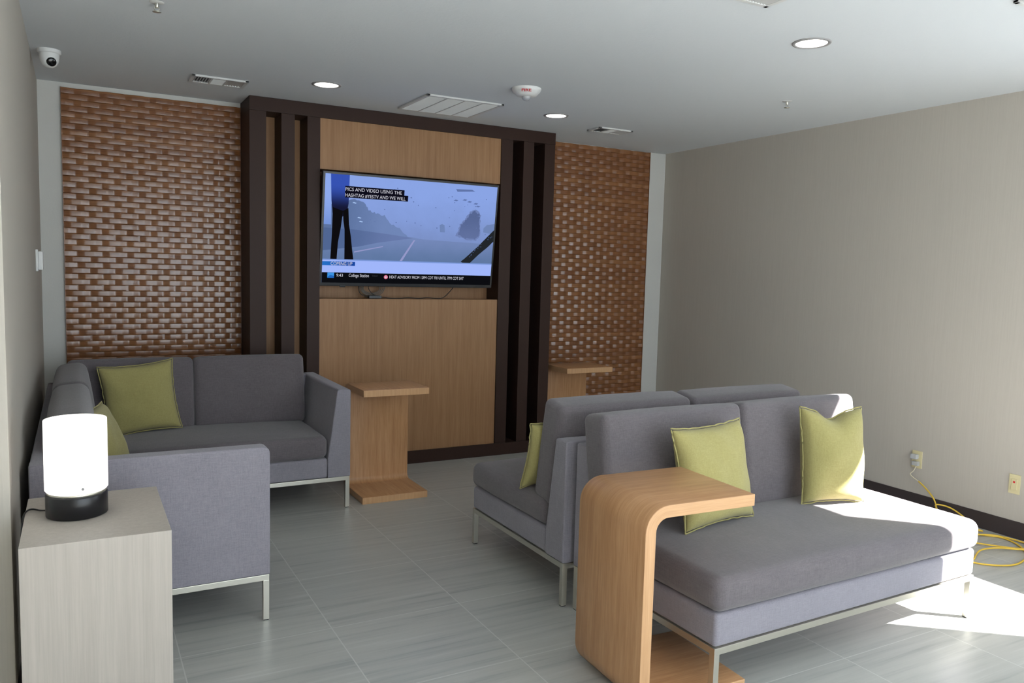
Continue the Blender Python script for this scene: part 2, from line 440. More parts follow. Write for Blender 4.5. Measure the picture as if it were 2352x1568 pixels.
c_edge = scol('edge', rgb(96, 130, 200), 1, rgb(142, 170, 236), ('Z', .3, .7))
c_white = scol('banner', rgb(160, 182, 250))
c_white2 = scol('banner_top', rgb(122, 150, 214))
c_tag = scol('tag', rgb(24, 70, 158), 1, rgb(36, 110, 196), ('X', .24, .02))
c_tick = scol('ticker', rgb(12, 13, 17))
c_cap = scol('caption_box', rgb(14, 13, 26))
c_txt = scol('text', rgb(206, 206, 218)); c_txt2 = scol('text_dim', rgb(52, 52, 58)); c_ico = scol('icon', rgb(60, 146, 226)); c_red = scol('icon_red', rgb(226, 120, 150))
c_wip = scol('wiper', rgb(34, 38, 42)); c_drop = scol('drop', rgb(96, 116, 168)); c_lt = scol('light_drop', rgb(168, 196, 240))
SP([(0, 0), (1, 0), (1, 1), (0, 1)], c_sky, 0)
SP([(0, .49), (.5, .545), (.56, .56), (1, .58), (1, .80), (0, .80)], c_road, 1)
def jag0(pts):
    o_ = []
    for (u0, v0), (u1, v1) in zip(pts[:-1], pts[1:]):
        for k in range(5): o_.append((u0+(u1-u0)*k/5, v0+(v1-v0)*k/5+(random.uniform(-.010, .010) if u0 > 0.001 or u1 > .001 else 0)))
    return o_[:-5]+pts[-2:]
SP(jag0([(.0, .30), (.04, .27), (.16, .22), (.22, .25), (.24, .31), (.28, .33), (.33, .35), (.36, .42), (.42, .47), (.47, .545), (0, .50)]), c_tree, 2)
SP([(0, .49), (.16, .495), (.36, .525), (.50, .552), (.30, .61), (.19, .655), (0, .70)], c_wall, 3)
SP([(.17, .70), (.33, .64), (.33, .648), (.17, .712)], c_line, 4)
SP([(.505, .57), (.515, .57), (.44, .79), (.425, .79)], c_line, 4)
tr = [(.77, .50), (.785, .41), (.80, .37), (.82, .34), (.835, .29), (.85, .27), (.865, .25), (.88, .27), (.895, .28), (.902, .34), (.905, .42), (.90, .50), (.88, .535), (.82, .53)]
def jag(pts, a, n=5):
    out = []
    for (u0, v0), (u1, v1) in zip(pts, pts[1:]+pts[:1]):
        for k in range(n):
            t = k/n; out.append((u0+(u1-u0)*t+random.uniform(-a, a), v0+(v1-v0)*t+random.uniform(-a, a)*1.6))
    return out
SP(jag([((u-.845)*1.12+.845, (v-.44)*1.1+.44) for u, v in tr], .006), c_haze, 2)
SP(jag(tr, .006), c_tree2, 3)
SP([(.93, .42), (.95, .385), (1, .37), (1, .48), (.93, .46)], c_tree, 2)
SP([(.655, .41), (.67, .40), (.685, .41), (.69, .48), (.66, .48)], c_tree, 2)
random.seed(5)
for i in range(34):
    u = random.choice([random.uniform(.25, .72), random.uniform(.70, .95)]); v = random.uniform(.05, .5)
    a, b = random.uniform(.002, .006), random.uniform(.003, .007)
    SP([(u-a, v), (u, v-b), (u+a, v), (u, v+b)], c_drop, 5)
for (u, v) in ((.745, .16), (.80, .15), (.83, .165), (.87, .18), (.885, .205)):
    SP([(u-.016, v+.004), (u-.004, v-.008), (u+.014, v-.004), (u+.004, v+.008)], c_drop, 6)
SP([(.74, .05), (.84, .045), (.86, .06), (.75, .075)], c_drop, 5)
for (u, v) in ((.19, .385), (.2, .42), (.16, .25)):
    SP([(u-.012, v), (u-.004, v-.009), (u+.012, v), (u+.006, v+.006)], c_lt, 5)
SP([(0, 0), (.03, 0), (.035, .2), (.04, .46), (0, .46)], c_edge, 4)
SP([(.028, 0), (.128, 0), (.128, .26), (.12, .36), (.095, .385), (.045, .36), (.036, .24)], c_blue, 6)
SP([(.045, .30), (.10, .33), (.092, .48), (.08, .62), (.076, .785), (.042, .785), (.045, .55)], c_black, 7)
SP([(.10, .33), (.128, .30), (.135, .45), (.148, .56), (.158, .68), (.168, .785), (.118, .785), (.115, .62), (.112, .5), (.104, .42)], c_black, 7)
SP([(.80, .765), (.825, .73), (.90, .61), (.955, .51), (1, .43), (1, .55), (.965, .61), (.91, .69), (.86, .775), (.81, .775)], c_wip, 7)
for i in range(14):
    t = random.random(); u = .83+.15*t+random.uniform(-.01, .01); v = .74-.24*t
    SP([(u-.003, v), (u, v-.004), (u+.003, v), (u, v+.004)], c_drop, 8)
SP([(0, .782), (1, .782), (1, .905), (0, .905)], c_white, 9)
SP([(0, .777), (1, .777), (1, .788), (0, .788)], c_white2, 10)
SP([(0, .80), (.178, .80), (.178, .838), (0, .838)], c_tag, 11)
Stext('COMING UP', .045, .834, .118, .026, c_txt, 12)
SP([(0, .903), (1, .903), (1, 1), (0, 1)], c_tick, 11)
SP([(.03, .905), (.066, .905), (.066, .955), (.03, .955)], c_ico, 12)
SP([(.045, .928), (.066, .936), (.066, .955), (.03, .955), (.034, .94)], c_tag, 13)
Stext('9:43', .078, .943, .036, .024, c_txt, 12)
Stext('College Station', .146, .943, .112, .026, c_txt, 12)
Stext('TODAY', .275, .938, .034, .014, c_txt2, 12)
SP([(.355+.0115*math.cos(a*PI/8), .938+.0195*math.sin(a*PI/8)) for a in range(16)], c_red, 12)
SP([(.350, .932), (.360, .932), (.360, .946), (.350, .946)], c_txt, 13)
Stext('HEAT ADVISORY FROM 12PM CDT FRI UNTIL 7PM CDT SAT', .376, .950, .45, .024, c_txt, 12)
SP([(.106, .100), (.435, .100), (.435, .152), (.106, .152)], c_cap, 11)
SP([(.106, .150), (.458, .150), (.458, .205), (.106, .205)], c_cap, 12)
Stext('PICS AND VIDEO USING THE', .108, .143, .312, .026, c_txt, 13)
Stext('HASHTAG #YESTV AND WE WILL', .108, .196, .335, .026, c_txt, 13)
obj('screen', scr, scr_mats, tv)

# cables and little box on the recess shelf
cb = thing('cable_bundle', 'coiled grey and black cables with a small black box under the television', 'cables', (2.24, -.255, 1.322))
bm = BM()
for k in range(4):
    r = .07-.008*k
    tube(bm, [(r*1.45*math.cos(a)*(1+.04*math.sin(3*a+k)), .035+.008*k+.01*math.sin(a), .082+r*.9*math.sin(a)) for a in [i*2*PI/12 for i in range(13)]], .0032, 6, 4)
obj('grey_coil', bm, M['grey_cable'], cb)
bm = BM()
tube(bm, [(.02, -.0, .02), (-.02, .0, .045), (-.04, .01, .09), (0, .01, .12), (.05, .01, .10)], .003, 6)
tube(bm, [(-.12, .01, .11), (-.115, 0, .05), (-.08, -.01, .02), (-.02, -.01, .012), (.03, -.012, .02)], .003, 6)
obj('black_cable', bm, M['black_plastic'], cb)
bm = BM(); box(bm, -.045, .055, -.03, .02, .001, .024, .003); obj('adapter', bm, M['black_plastic'], cb)
bm = BM()
tube(bm, [(2.30, -.27, 1.336), (2.36, -.29, 1.327), (2.44, -.285, 1.326), (2.52, -.28, 1.332), (2.60, -.29, 1.327), (2.68, -.28, 1.333), (2.76, -.285, 1.328), (2.82, -.28, 1.334), (2.87, -.27, 1.37), (2.93, -.25, 1.425)], .0032, 6)
tag(obj('power_cord', bm, M['black_plastic']), 'thin dark cord running along the shelf under the television', 'cord')

# ------------------------------------------------------------------ ceiling fixtures
for i, (x, y, lab) in enumerate(((1.655, -.99, 'round lit recessed ceiling light above the left end of the television'),
                       (3.397, -1.01, 'round lit recessed ceiling light near the right end of the dark unit, smallest in view'),
                       (3.445, -3.345, 'round lit recessed ceiling light over the right-hand sofas, nearest the camera'))):
    t = thing('recessed_ceiling_light', lab, 'ceiling light', (x, y, H-.0005), 0, 'recessed ceiling lights')
    bm = BM(); lathe(bm, [(.075, -.001), (.078, -.006), (.092, -.005), (.095, 0)]); obj('trim_ring', bm, M['ring'], t)
    bm = BM(); lathe(bm, [(0, -.0035), (.04, -.0035), (.0765, -.002)]); obj('lens', bm, M['down_glow'], t)

def grille(x0, x1, y0, y1, label, kind, name='air_vent'):
    t = thing(name, label, 'vent', ((x0+x1)/2, (y0+y1)/2, H-.0005))
    a, b = (x1-x0)/2, (y1-y0)/2; fw = .022
    bm = BM()
    box(bm, -a, a, -b, -b+fw, -.012, 0, .002); box(bm, -a, a, b-fw, b, -.012, 0, .002)
    box(bm, -a, -a+fw, -b, b, -.012, 0, .002); box(bm, a-fw, a, -b, b, -.012, 0, .002)
    obj('frame', bm, M['white_metal'], t)
    bm = BM(); box(bm, -a+fw, a-fw, -b+fw, b-fw, -.0015, 0); obj('backing', bm, M['vent_dark'], t)
    bm = BM()
    def slat(xa, xb, ya, yb, along, tilt, pitch=.014):
        if along == 'x':
            n = int((yb-ya)/pitch)
            for i in range(n):
                y = ya+(i+.5)*(yb-ya)/n
                q = [(y-.006, -.002 if tilt > 0 else -.011), (y+.006, -.011 if tilt > 0 else -.002)]
                vs = [bm.verts.new((xa, q[0][0], q[0][1])), bm.verts.new((xb, q[0][0], q[0][1])), bm.verts.new((xb, q[1][0], q[1][1])), bm.verts.new((xa, q[1][0], q[1][1]))]
                f = bm.faces.new(vs)
        else:
            n = int((xb-xa)/pitch)
            for i in range(n):
                x = xa+(i+.5)*(xb-xa)/n
                q = [(x-.006, -.002 if tilt > 0 else -.011), (x+.006, -.011 if tilt > 0 else -.002)]
                vs = [bm.verts.new((q[0][0], ya, q[0][1])), bm.verts.new((q[0][0], yb, q[0][1])), bm.verts.new((q[1][0], yb, q[1][1])), bm.verts.new((q[1][0], ya, q[1][1]))]
                f = bm.faces.new(vs)
    if kind == 'return':
        for i in range(4):
            xa = -a+fw+(2*a-2*fw)*i/4; xb = xa+(2*a-2*fw)/4
            slat(xa+.004, xb-.004, -b+fw, b-fw, 'x', 1, .013)
            if i: box(bm, xa-.005, xa+.005, -b+fw, b-fw, -.012, -.001)
    else:
        c1 = -a+fw+(2*a-2*fw)*.34; c2 = -a+fw+(2*a-2*fw)*.64
        slat(-a+fw, c1-.004, -b+fw, b-fw, 'y', -1, .016)
        slat(c1+.004, c2-.004, -b+fw, b-fw, 'x', 1, .014)
        slat(c2+.004, a-fw, -b+fw, b-fw, 'y', 1, .016)
        box(bm, c1-.005, c1+.005, -b+fw, b-fw, -.012, -.001); box(bm, c2-.005, c2+.005, -b+fw, b-fw, -.012, -.001)
    bmesh.ops.solidify(bm, geom=list(bm.faces), thickness=.0008) if False else None
    obj('louvres', bm, M['white_metal'], t)
    return t
grille(.862, 1.205, -.79, -.585, 'white ceiling supply vent above the left woven panel', 'supply')
grille(2.30, 2.885, -1.14, -.57, 'large square white return grille in the ceiling in front of the television', 'return', 'return_grille')
grille(3.915, 4.245, -.845, -.66, 'small white ceiling vent above the right woven panel', 'supply')
grille(2.24, 2.842, -4.22, -3.62, 'pale ceiling diffuser cut off at the top edge, left one', 'supply')
grille(3.634, 4.24, -4.82, -4.215, 'pale ceiling diffuser cut off at the top right corner', 'supply')

def sprinkler(x, y, lab):
    t = thing('fire_sprinkler', lab, 'sprinkler', (x, y, H-.0005), 0, 'ceiling sprinklers')
    bm = BM(); lathe(bm, [(.0, -.004), (.012, -.004), (.03, -.002), (.032, 0)], seg=24); obj('escutcheon', bm, M['white_metal'], t)
    bm = BM(); lathe(bm, [(.008, -.003), (.008, -.022), (.005, -.026), (0, -.026)], seg=16)
    for s in (-1, 1): tube(bm, [(s*.007, 0, -.02), (s*.011, 0, -.03), (s*.003, 0, -.042)], .0018, 6)
    obj('body', bm, M['chrome'], t)
    bm = BM(); lathe(bm, [(0, -.041), (.017, -.041), (.019, -.043), (0, -.044)], seg=20); obj('deflector', bm, M['chrome'], t)
sprinkler(4.376, -2.345, 'small pendent sprinkler in the ceiling towards the right wall')
sprinkler(.55, -2.158, 'small pendent sprinkler at the very top edge, near the left wall')

sa = thing('fire_alarm_strobe', 'round white ceiling fire alarm with red letters and clear lens', 'fire alarm', (2.775, -1.65, H-.0005))
bm = BM(); lathe(bm, [(.095, 0), (.095, -.008), (.088, -.022), (.066, -.045), (.045, -.052), (0, -.053)]); obj('housing', bm, M['white_plastic'], sa)
bm = BM(); lathe(bm, [(.030, -.050), (.028, -.064), (.018, -.074), (0, -.077)], seg=24); obj('strobe_lens', bm, M['clear'], sa)
t = text_bm('FIRE', .026, .062, 'CENTER', .0005)
ca = math.atan2(-6.21+1.65, .2-2.775)
M4 = Matrix.Rotation(ca+PI/2, 4, 'Z') @ Matrix.Translation((0, -.0865, -.030)) @ Matrix.Rotation(math.radians(90+42), 4, 'X')
for v in t.verts:
    v.co = M4 @ Vector((v.co.x, v.co.y-.004, .004))
obj('lettering', t, M['red'], sa)

dc = thing('security_camera', 'white dome security camera with black lens in the top left ceiling corner', 'camera', (.095, -.905, H-.0005))
bm = BM(); lathe(bm, [(.060, 0), (.060, -.016), (.055, -.022), (0, -.022)]); obj('mount', bm, M['white_plastic'], dc)
bm = BM(); lathe(bm, [(.050, -.018), (.051, -.035), (.047, -.060), (.036, -.083), (.02, -.096), (0, -.100)]); obj('eyeball', bm, M['white_plastic'], dc)
dv = Vector((.30, -1.0, -.52)).normalized()
bm = BM(); q = dv.to_track_quat('Z', 'Y').to_matrix().to_4x4()
lathe(bm, [(0, .006), (.020, .006), (.024, .003), (.026, -.012)], seg=28, M4=Matrix.Translation(Vector((0, 0, -.052))+dv*.046) @ q)
obj('lens', bm, M['black_gloss'], dc)
th = thing('thermostat', 'small white thermostat box on the left wall below the security camera', 'thermostat', (.0, -.80, 1.50))
bm = BM(); box(bm, 0, .012, -.052, .052, -.008, .118, .003); obj('wall_plate', bm, M['white_plastic'], th)
bm = BM(); box(bm, .012, .036, -.045, .045, 0, .108, .006); obj('cover', bm, M['white_plastic'], th)

# ------------------------------------------------------------------ outlets and extension cord
def outlet(y0, y1, z0, z1, label, kind):
    t = thing('wall_outlet', label, 'outlet', (W-.0005, (y0+y1)/2, (z0+z1)/2))
    a, b = (y1-y0)/2, (z1-z0)/2
    bm = BM(); box(bm, -.006, 0, -a, a, -b, b, .003); obj('plate', bm, M['almond'], t)
    if kind == 'duplex':
        for s in (-1, 1):
            bm = BM(); t2 = bmesh.new()
            lathe(t2, [(0, .010), (.014, .010), (.016, .006)], seg=20); merge(bm, t2, 0, Matrix.Translation((0, 0, s*.021)) @ Matrix.Rotation(-PI/2, 4, 'Y'))
            obj('socket', bm, M['almond'], t)
    else:
        bm = BM(); box(bm, -.010, -.005, -.017, .017, -.034, .034, .002); obj('rocker', bm, M['almond'], t)
        bm = BM(); box(bm, -.0115, -.009, -.006, .006, .008, .02, .001); obj('button', bm, M['red'], t)
    return t
outlet(-2.89, -2.815, .285, .405, 'almond duplex wall outlet with cord plugs in it, behind the pillow end', 'duplex')
outlet(-3.54, -3.472, .275, .396, 'almond wall outlet with a small red button at the right edge', 'gfci')
xc = thing('extension_cord', 'yellow extension cord hanging from the wall outlet and coiled on the floor', 'cord', (W-.05, -3.0, 0))
bm = BM(); box(bm, .012, .041, .120, .165, .305, .335, .006); box(bm, .002, .04, .128, .172, .350, .385, .01); obj('plug', bm, M['clear'], xc)
bm = BM(); tube(bm, [(.030, .14, .306), (.025, .15, .27), (.02, .17, .235), (.01, .10, .205)], .0035, 8); obj('cream_lead', bm, M['cream_cord'], xc)
def cordpts(pp): return [(x-(W-.05), y+3.0, z) for x, y, z in pp]
bm = BM()
tube(bm, cordpts([(W-.04, -2.90, .205), (W-.05, -2.96, .175), (W-.06, -3.03, .12), (W-.06, -3.06, .05), (W-.09, -3.10, .006)]), .005, 8)
loops = [(W-.09, -3.10, .006), (5.08, -3.22, .006), (5.12, -3.40, .006), (5.19, -3.50, .006), (5.15, -3.62, .006), (5.02, -3.74, .006), (4.86, -3.80, .006), (4.72, -3.80, .008),
         (4.60, -3.70, .006), (4.56, -3.50, .006), (4.70, -3.36, .008), (4.86, -3.42, .012), (4.96, -3.56, .012), (5.06, -3.68, .014), (5.16, -3.70, .012), (5.22, -3.60, .008), (5.17, -3.46, .012),
         (5.04, -3.40, .012), (4.88, -3.34, .008), (4.74, -3.26, .006), (4.70, -3.16, .006), (4.84, -3.08, .006), (5.0, -3.12, .006), (5.12, -3.26, .014), (5.20, -3.38, .008), (5.16, -3.30, .02)]
tube(bm, cordpts(loops), .005, 8)
tube(bm, cordpts([(4.64, -3.66, .008), (4.80, -3.60, .016), (4.93, -3.62, .018), (5.03, -3.70, .02), (5.12, -3.73, .014), (5.20, -3.70, .008)]), .005, 8)
tube(bm, cordpts([(5.10, -3.14, .08), (5.17, -3.08, .10), (5.225, -3.14, .09), (5.23, -3.24, .05), (5.20, -3.32, .008)]), .005, 8)
obj('yellow_cable', bm, M['yellow'], xc)

# ------------------------------------------------------------------ C-shaped side tables
def c_table(label, loc, rz, Ld, wd, ht, th=.045, R=.085, Lb=None):
    """profile runs base -> bend -> panel -> bend -> top; local +x = opening, local y = width (0 .. -wd)"""
    Lb = Lb or Ld
    t = thing('c_shaped_side_table', label, 'side table', loc, rz, 'oak C-shaped side tables')
    r = R-th; n = 8
    outer = [(Lb, 0)]; inner = [(Lb, th)]
    for i in range(n+1):
        a = -PI/2-(PI/2)*i/n
        outer.append((R+R*math.cos(a), R+R*math.sin(a))); inner.append((R+r*math.cos(a), R+r*math.sin(a)))
    for i in range(n+1):
        a = PI-(PI/2)*i/n
        outer.append((R+R*math.cos(a), ht-R+R*math.sin(a))); inner.append((R+r*math.cos(a), ht-R+r*math.sin(a)))
    outer.append((Ld, ht)); inner.append((Ld, ht-th))
    arc = [0]
    for a, b in zip(outer[:-1], outer[1:]): arc.append(arc[-1]+math.dist(a, b))
    bm = BM(); uv = bm.loops.layers.uv.new('UVMap'); bv = .0025
    ow = [[bm.verts.new((p[0], y, p[1])) for p in outer] for y in (0, -wd)]
    iw = [[bm.verts.new((p[0], y, p[1])) for p in inner] for y in (0, -wd)]
    def face(vs, uvs, mi, sm=False):
        f = bm.faces.new(vs); f.material_index = mi; f.smooth = sm
        for l, q in zip(f.loops, uvs): l[uv].uv = q
    m_ = len(outer); off = random.uniform(0, 9)
    for i in range(m_-1):
        a0, a1 = arc[i], arc[i+1]
        cur = 1 <= i <= n or n+2 <= i <= 2*n+1
        face([ow[0][i], ow[0][i+1], ow[1][i+1], ow[1][i]], [(a0, off), (a1, off), (a1, off+wd), (a0, off+wd)], 0, True)
        face([iw[0][i], iw[1][i], iw[1][i+1], iw[0][i+1]], [(a0, off+3), (a0, off+3+wd), (a1, off+3+wd), (a1, off+3)], 0, True)
        face([ow[0][i], iw[0][i], iw[0][i+1], ow[0][i+1]], [(a0, 0), (a0, th), (a1, th), (a1, 0)], 1)
        face([ow[1][i], ow[1][i+1], iw[1][i+1], iw[1][i]], [(a0, 0), (a1, 0), (a1, th), (a0, th)], 1)
    face([ow[0][0], ow[1][0], iw[1][0], iw[0][0]], [(0, 0), (0, wd), (.04, wd), (.04, 0)], 1)
    face([ow[0][-1], iw[0][-1], iw[1][-1], ow[1][-1]], [(0, 0), (.04, 0), (.04, wd), (0, wd)], 1)
    bmesh.ops.recalc_face_normals(bm, faces=list(bm.faces))
    o = obj('bent_wood_body', bm, [M['oak_slab'], M['oak_edge']], t)
    md = o.modifiers.new('bevel', 'BEVEL'); md.width = bv; md.segments = 2; md.limit_method = 'ANGLE'; md.angle_limit = math.radians(50)
    return t
# opening towards the sofa (+x)
c_table('oak C-shaped side table in the foreground, its top over the right sofa seat', (1.938, -3.659, 0), math.radians(-2.5), .492, .442, .765, R=.095)
# openings towards the camera (-y): local +x -> world -y, local -y -> world -x
c_table('oak C-shaped side table beside the arm of the corner sofa', (2.297, -.835, 0), -PI/2, .43, .462, .762)
c_table('oak C-shaped side table by the right woven panel, partly hidden behind the back-to-back sofas', (4.345, -.10, 0), -PI/2, .45, .475, .745)

# ------------------------------------------------------------------ sofas
CH = .026
def rails(parent, pts_legs, rect_rails):
    bm = BM()
    for (x0, x1, y0, y1) in rect_rails: box(bm, x0, x1, y0, y1, .182, .208, .0015)
    obj('chrome_rail', bm, M['chrome'], parent)
    for (x, y) in pts_legs:
        bm = BM(); box(bm, x, x+CH, y, y+CH, .004, .1825, .0015); lg = obj('leg', bm, M['chrome'], parent)
        bm = BM(); box(bm, x+.002, x+CH-.002, y+.002, y+CH-.002, 0, .004); obj('foot', bm, M['black_plastic'], lg)

def straight_sofa(label, loc, rz, Wd, Dp, splits, seatlab=None, flip=False):
    """local: x 0..Wd, y 0 (front) .. Dp (back)"""
    t = thing('armless_sofa', label, 'sofa', loc, rz)
    bm = BM(); soft(bm, .004, Wd-.004, .004, Dp-.1655, .209, .336, .018); obj('seat_base', bm, M['frame_fabric'], t)
    bm = BM(); prism(bm, [(Dp, .209), (Dp, .79), (Dp-.095, .79), (Dp-.165, .33), (Dp-.165, .209)], 'x', 0, Wd, .012, 3)
    for f in bm.faces: f.smooth = False
    obj('back_frame', bm, M['frame_fabric'], t)
    bm = BM(); soft(bm, -.006, Wd+.006, -.012, Dp-.17, .338, .475, .045, (.004, .006, .016), nz=.004)
    obj('seat_cushion', bm, M['seat_fabric'], t)
    for (a, b) in splits:
        # lean back: cushion bottom in front of the frame, top resting against it
        bm = BM(); h = .505; tk = .165
        Mx = Matrix.Translation((0, Dp-.315, .465)) @ Matrix.Rotation(math.radians(-9.5), 4, 'X')
        soft(bm, a+.004, b-.004, 0, tk, 0, h, .032, (.006, .018, .008), Mx, nz=.0)
        obj('back_cushion', bm, M['seat_fabric'], t)
    e = .004
    rails(t, [(e, e), (Wd-CH-e, e), (e, Dp-CH-e), (Wd-CH-e, Dp-CH-e)],
          [(e, Wd-e, e, e+CH), (e, Wd-e, Dp-CH-e, Dp-e), (e, e+CH, e+CH, Dp-CH-e), (Wd-CH-e, Wd-e, e+CH, Dp-CH-e)])
    return t
sb = straight_sofa('grey armless sofa facing the camera, right foreground, with sunlit end', (2.226, -4.143, 0), math.radians(1.0), 1.645, .925, [(-.03, .80), (.80, 1.63)])
# faces the television: front (local y=0) is far side -> rotate 180
s_a = straight_sofa('grey armless sofa facing the television, back to back with the nearer sofa', (3.80, -2.215, 0), PI, 1.628, .975, [(0, .81), (.81, 1.62)])

# corner sofa
cs = thing('corner_sofa', 'L-shaped grey corner sofa along the left and back walls', 'sofa', (.03, -.38, 0))
def lc(x, y): return x-.03, y+.38
X0, X1, Y0, Y1, XN = .03, 1.745, -1.28, -2.746, .93
bm = BM()
def sbox(bm, x0, x1, y0, y1, z0, z1, r=.015, **k):
    a, b = lc(x0, y0); c, d = lc(x1, y1); soft(bm, a, c, b, d, z0, z1, r, **k)
sbox(bm, X0+.157, X1-.1485, Y0+.004, -.536, .209, .336); sbox(bm, X0+.157, XN-.005, Y1+.157, Y0+.03, .209, .3355)
obj('seat_base', bm, M['frame_fabric'], cs)
bm = BM(); prism(bm, [(y+.38, z) for y, z in ((-.38, .209), (-.38, .775), (-.465, .775), (-.535, .33), (-.535, .209))], 'x', 0, X1-X0-.02, .012, 3); obj('back_frame', bm, M['frame_fabric'], cs)
bm = BM(); prism(bm, [(x-.03, z) for x, z in ((.03, .209), (.03, .775), (.115, .775), (.185, .33), (.185, .209))], 'y', -2.70+.38, -.40+.38, .012, 3); obj('back_frame', bm, M['frame_fabric'], cs)
bm = BM(); prism(bm, [(x-.03, z) for x, z in ((X1, .209), (X1, .772), (X1-.012, .78), (X1-.078, .78), (X1-.088, .772), (X1-.148, .338), (X1-.148, .209))], 'y', Y0+.38, -.385+.38, .008, 3); obj('arm', bm, M['frame_fabric'], cs)
# near arm: rounded upper corner at its open end
bm = BM(); t2 = bmesh.new()
prof = [(0, .209), (0, .78)]+[(XN-.03-.03+.03*math.sin(a*PI/12), .75+.03*math.cos(a*PI/12)) for a in range(7)]+[(XN-.03, .209)]
A = [t2.verts.new((p[0], Y1+.38, p[1])) for p in prof]
def iny(z): return Y1+.38+.085+(.78-z)/.571*.07
B = [t2.verts.new((p[0], iny(p[1]), p[1])) for p in prof]
t2.faces.new(A); t2.faces.new(B[::-1])
for i in range(len(prof)): t2.faces.new([A[i], B[i], B[(i+1) % len(prof)], A[(i+1) % len(prof)]])
bmesh.ops.recalc_face_normals(t2, faces=list(t2.faces))
bmesh.ops.bevel(t2, geom=list(t2.edges), offset=.009, segments=3, profile=.6, affect='EDGES'); merge(bm, t2)
obj('arm', bm, M['frame_fabric'], cs)
bm = BM(); sbox(bm, .19, X1-.150, Y0-.005, -.54, .338, .480, .04, puff=(.004, .006, .022), nz=.006); obj('seat_cushion', bm, M['seat_fabric'], cs)
bm = BM(); sbox(bm, .165, XN+.005, Y1+.165, Y0-.008, .338, .478, .04, puff=(.004, .004, .02), nz=.006); obj('seat_cushion', bm, M['seat_fabric'], cs)
for (a, b) in ((.14, .872), (.876, 1.60)):
    bm = BM(); Mx = Matrix.Translation((0, -.705+.38, .475)) @ Matrix.Rotation(math.radians(-8), 4, 'X')
    soft(bm, a-.03, b-.03, 0, .165, 0, .475, .035, (.005, .016, .006), Mx); obj('back_cushion', bm, M['seat_fabric'], cs)
for (a, b) in ((-1.62, -.72), (-2.58, -1.63)):
    bm = BM(); Mx = Matrix.Translation((.295-.03, 0, .475)) @ Matrix.Rotation(math.radians(-6), 4, 'Y')
    soft(bm, -.165, 0, a+.38, b+.38, 0, .475, .05, (.016, .005, .006), Mx); obj('back_cushion', bm, M['seat_fabric'], cs)
e = .004; q = lambda x, y: lc(x, y)
rails(cs, [lc(X1-CH-e, Y0+e), lc(XN-CH-e, Y1+e), lc(X0+e, Y1+e), lc(X1-CH-e, -.385-CH), lc(X0+e, -.385-CH)],
      [(*[lc(a, 0)[0] for a in (X0+e, XN-e)], Y1+e+.38, Y1+e+CH+.38), (X1-.03-CH-e, X1-.03-e, Y0+e+.38+CH, -.385+.38-CH),
       (XN-.03-e, X1-.03-e, Y0+e+.38, Y0+e+CH+.38), (XN-.03-CH-e, XN-.03-e, Y1+e+CH+.38, Y0+e+CH+.38),
       (e, X1-.03-e, -.385-CH+.38, -.385+.38), (e, e+CH, Y1+e+CH+.38, -.385-CH+.38)])

# ------------------------------------------------------------------ pillows
def pillow(label, loc, rot, s=.45, sz=None, T=.075, seed=1, ear=.09, droop=0, dent=0.0):
    n = 22; bm = BM(); sz = sz or s; g = {}
    for side in (0, 1):
        for i in range(n+1):
            for j in range(n+1):
                u = -1+2*i/n; v = -1+2*j/n
                u = math.copysign(abs(u)**.85, u); v = math.copysign(abs(v)**.85, v)
                edge = i in (0, n) or j in (0, n)
                if side == 1 and edge: g[(1, i, j)] = g[(0, i, j)]; continue
                x = s/2*u*(1-ear*(1-v*v)); z = sz/2*v*(1-ear*(1-u*u))
                th = T*(max(0, (1-u*u))**.5*max(0, (1-v*v))**.5)**.85
                wr = noise.noise(Vector((x*9+seed*7, z*9, side*5.0)))*.012*min(1, th/T*2.2)
                cr = noise.noise(Vector((x*28+seed*3, z*28, side*3.0)))*.003*(1-th/T)
                y = (-(th+wr) if side == 0 else (th+wr*.5))
                if edge: y = .006*noise.noise(Vector((x*8, z*8, seed*3.0))); z += .004*noise.noise(Vector((x*30, 2, seed))); x += .004*noise.noise(Vector((z*30, 7, seed)))
                else: y += cr
                y -= droop*(1-v)*.02
                dd = dent*math.exp(-(u/.4)**2)*max(0, v)**2; z -= dd; y += dd*.5*(1 if side == 0 else .3)
                g[(side, i, j)] = bm.verts.new((x, y, z+sz/2))
    for side in (0, 1):
        for i in range(n):
            for j in range(n):
                vs = [g[(side, i, j)], g[(side, i+1, j)], g[(side, i+1, j+1)], g[(side, i, j+1)]]
                f = bm.faces.new(vs if side == 0 else vs[::-1]); f.smooth = True
    t = thing('throw_pillow', label, 'pillow', loc, 0, 'olive green throw pillows'); t.rotation_euler = rot
    c = obj('cover', bm, M['green'], t, smooth=True)
    md = c.modifiers.new('smooth', 'SUBSURF'); md.levels = md.render_levels = 1
    # piped seam
    rim = [(g_i, 0) for g_i in range(n+1)]
    pts = []
    me = c.data
    def P(i, j):
        u = -1+2*i/n; v = -1+2*j/n
        u = math.copysign(abs(u)**.85, u); v = math.copysign(abs(v)**.85, v)
        x = s/2*u*(1-ear*(1-v*v)); z = sz/2*v*(1-ear*(1-u*u))
        dd = dent*math.exp(-(u/.4)**2)*max(0, v)**2; y = .006*noise.noise(Vector((x*8, z*8, seed*3.0)))+dd*.5; z0_ = z; z = z-dd; zz = z+.004*noise.noise(Vector((x*30, 2, seed))); xx = x+.004*noise.noise(Vector((z0_*30, 7, seed)))
        return (xx, y-droop*(1-v)*.02, zz+sz/2)
    for i in range(n): pts.append(P(i, 0))
    for j in range(n): pts.append(P(n, j))
    for i in range(n, 0, -1): pts.append(P(i, n))
    for j in range(n, -1, -1): pts.append(P(0, j))
    b2 = BM(); tube(b2, pts, .0035, 6, 2); obj('seam', b2, M['green'], t)
    return t
R_ = math.radians
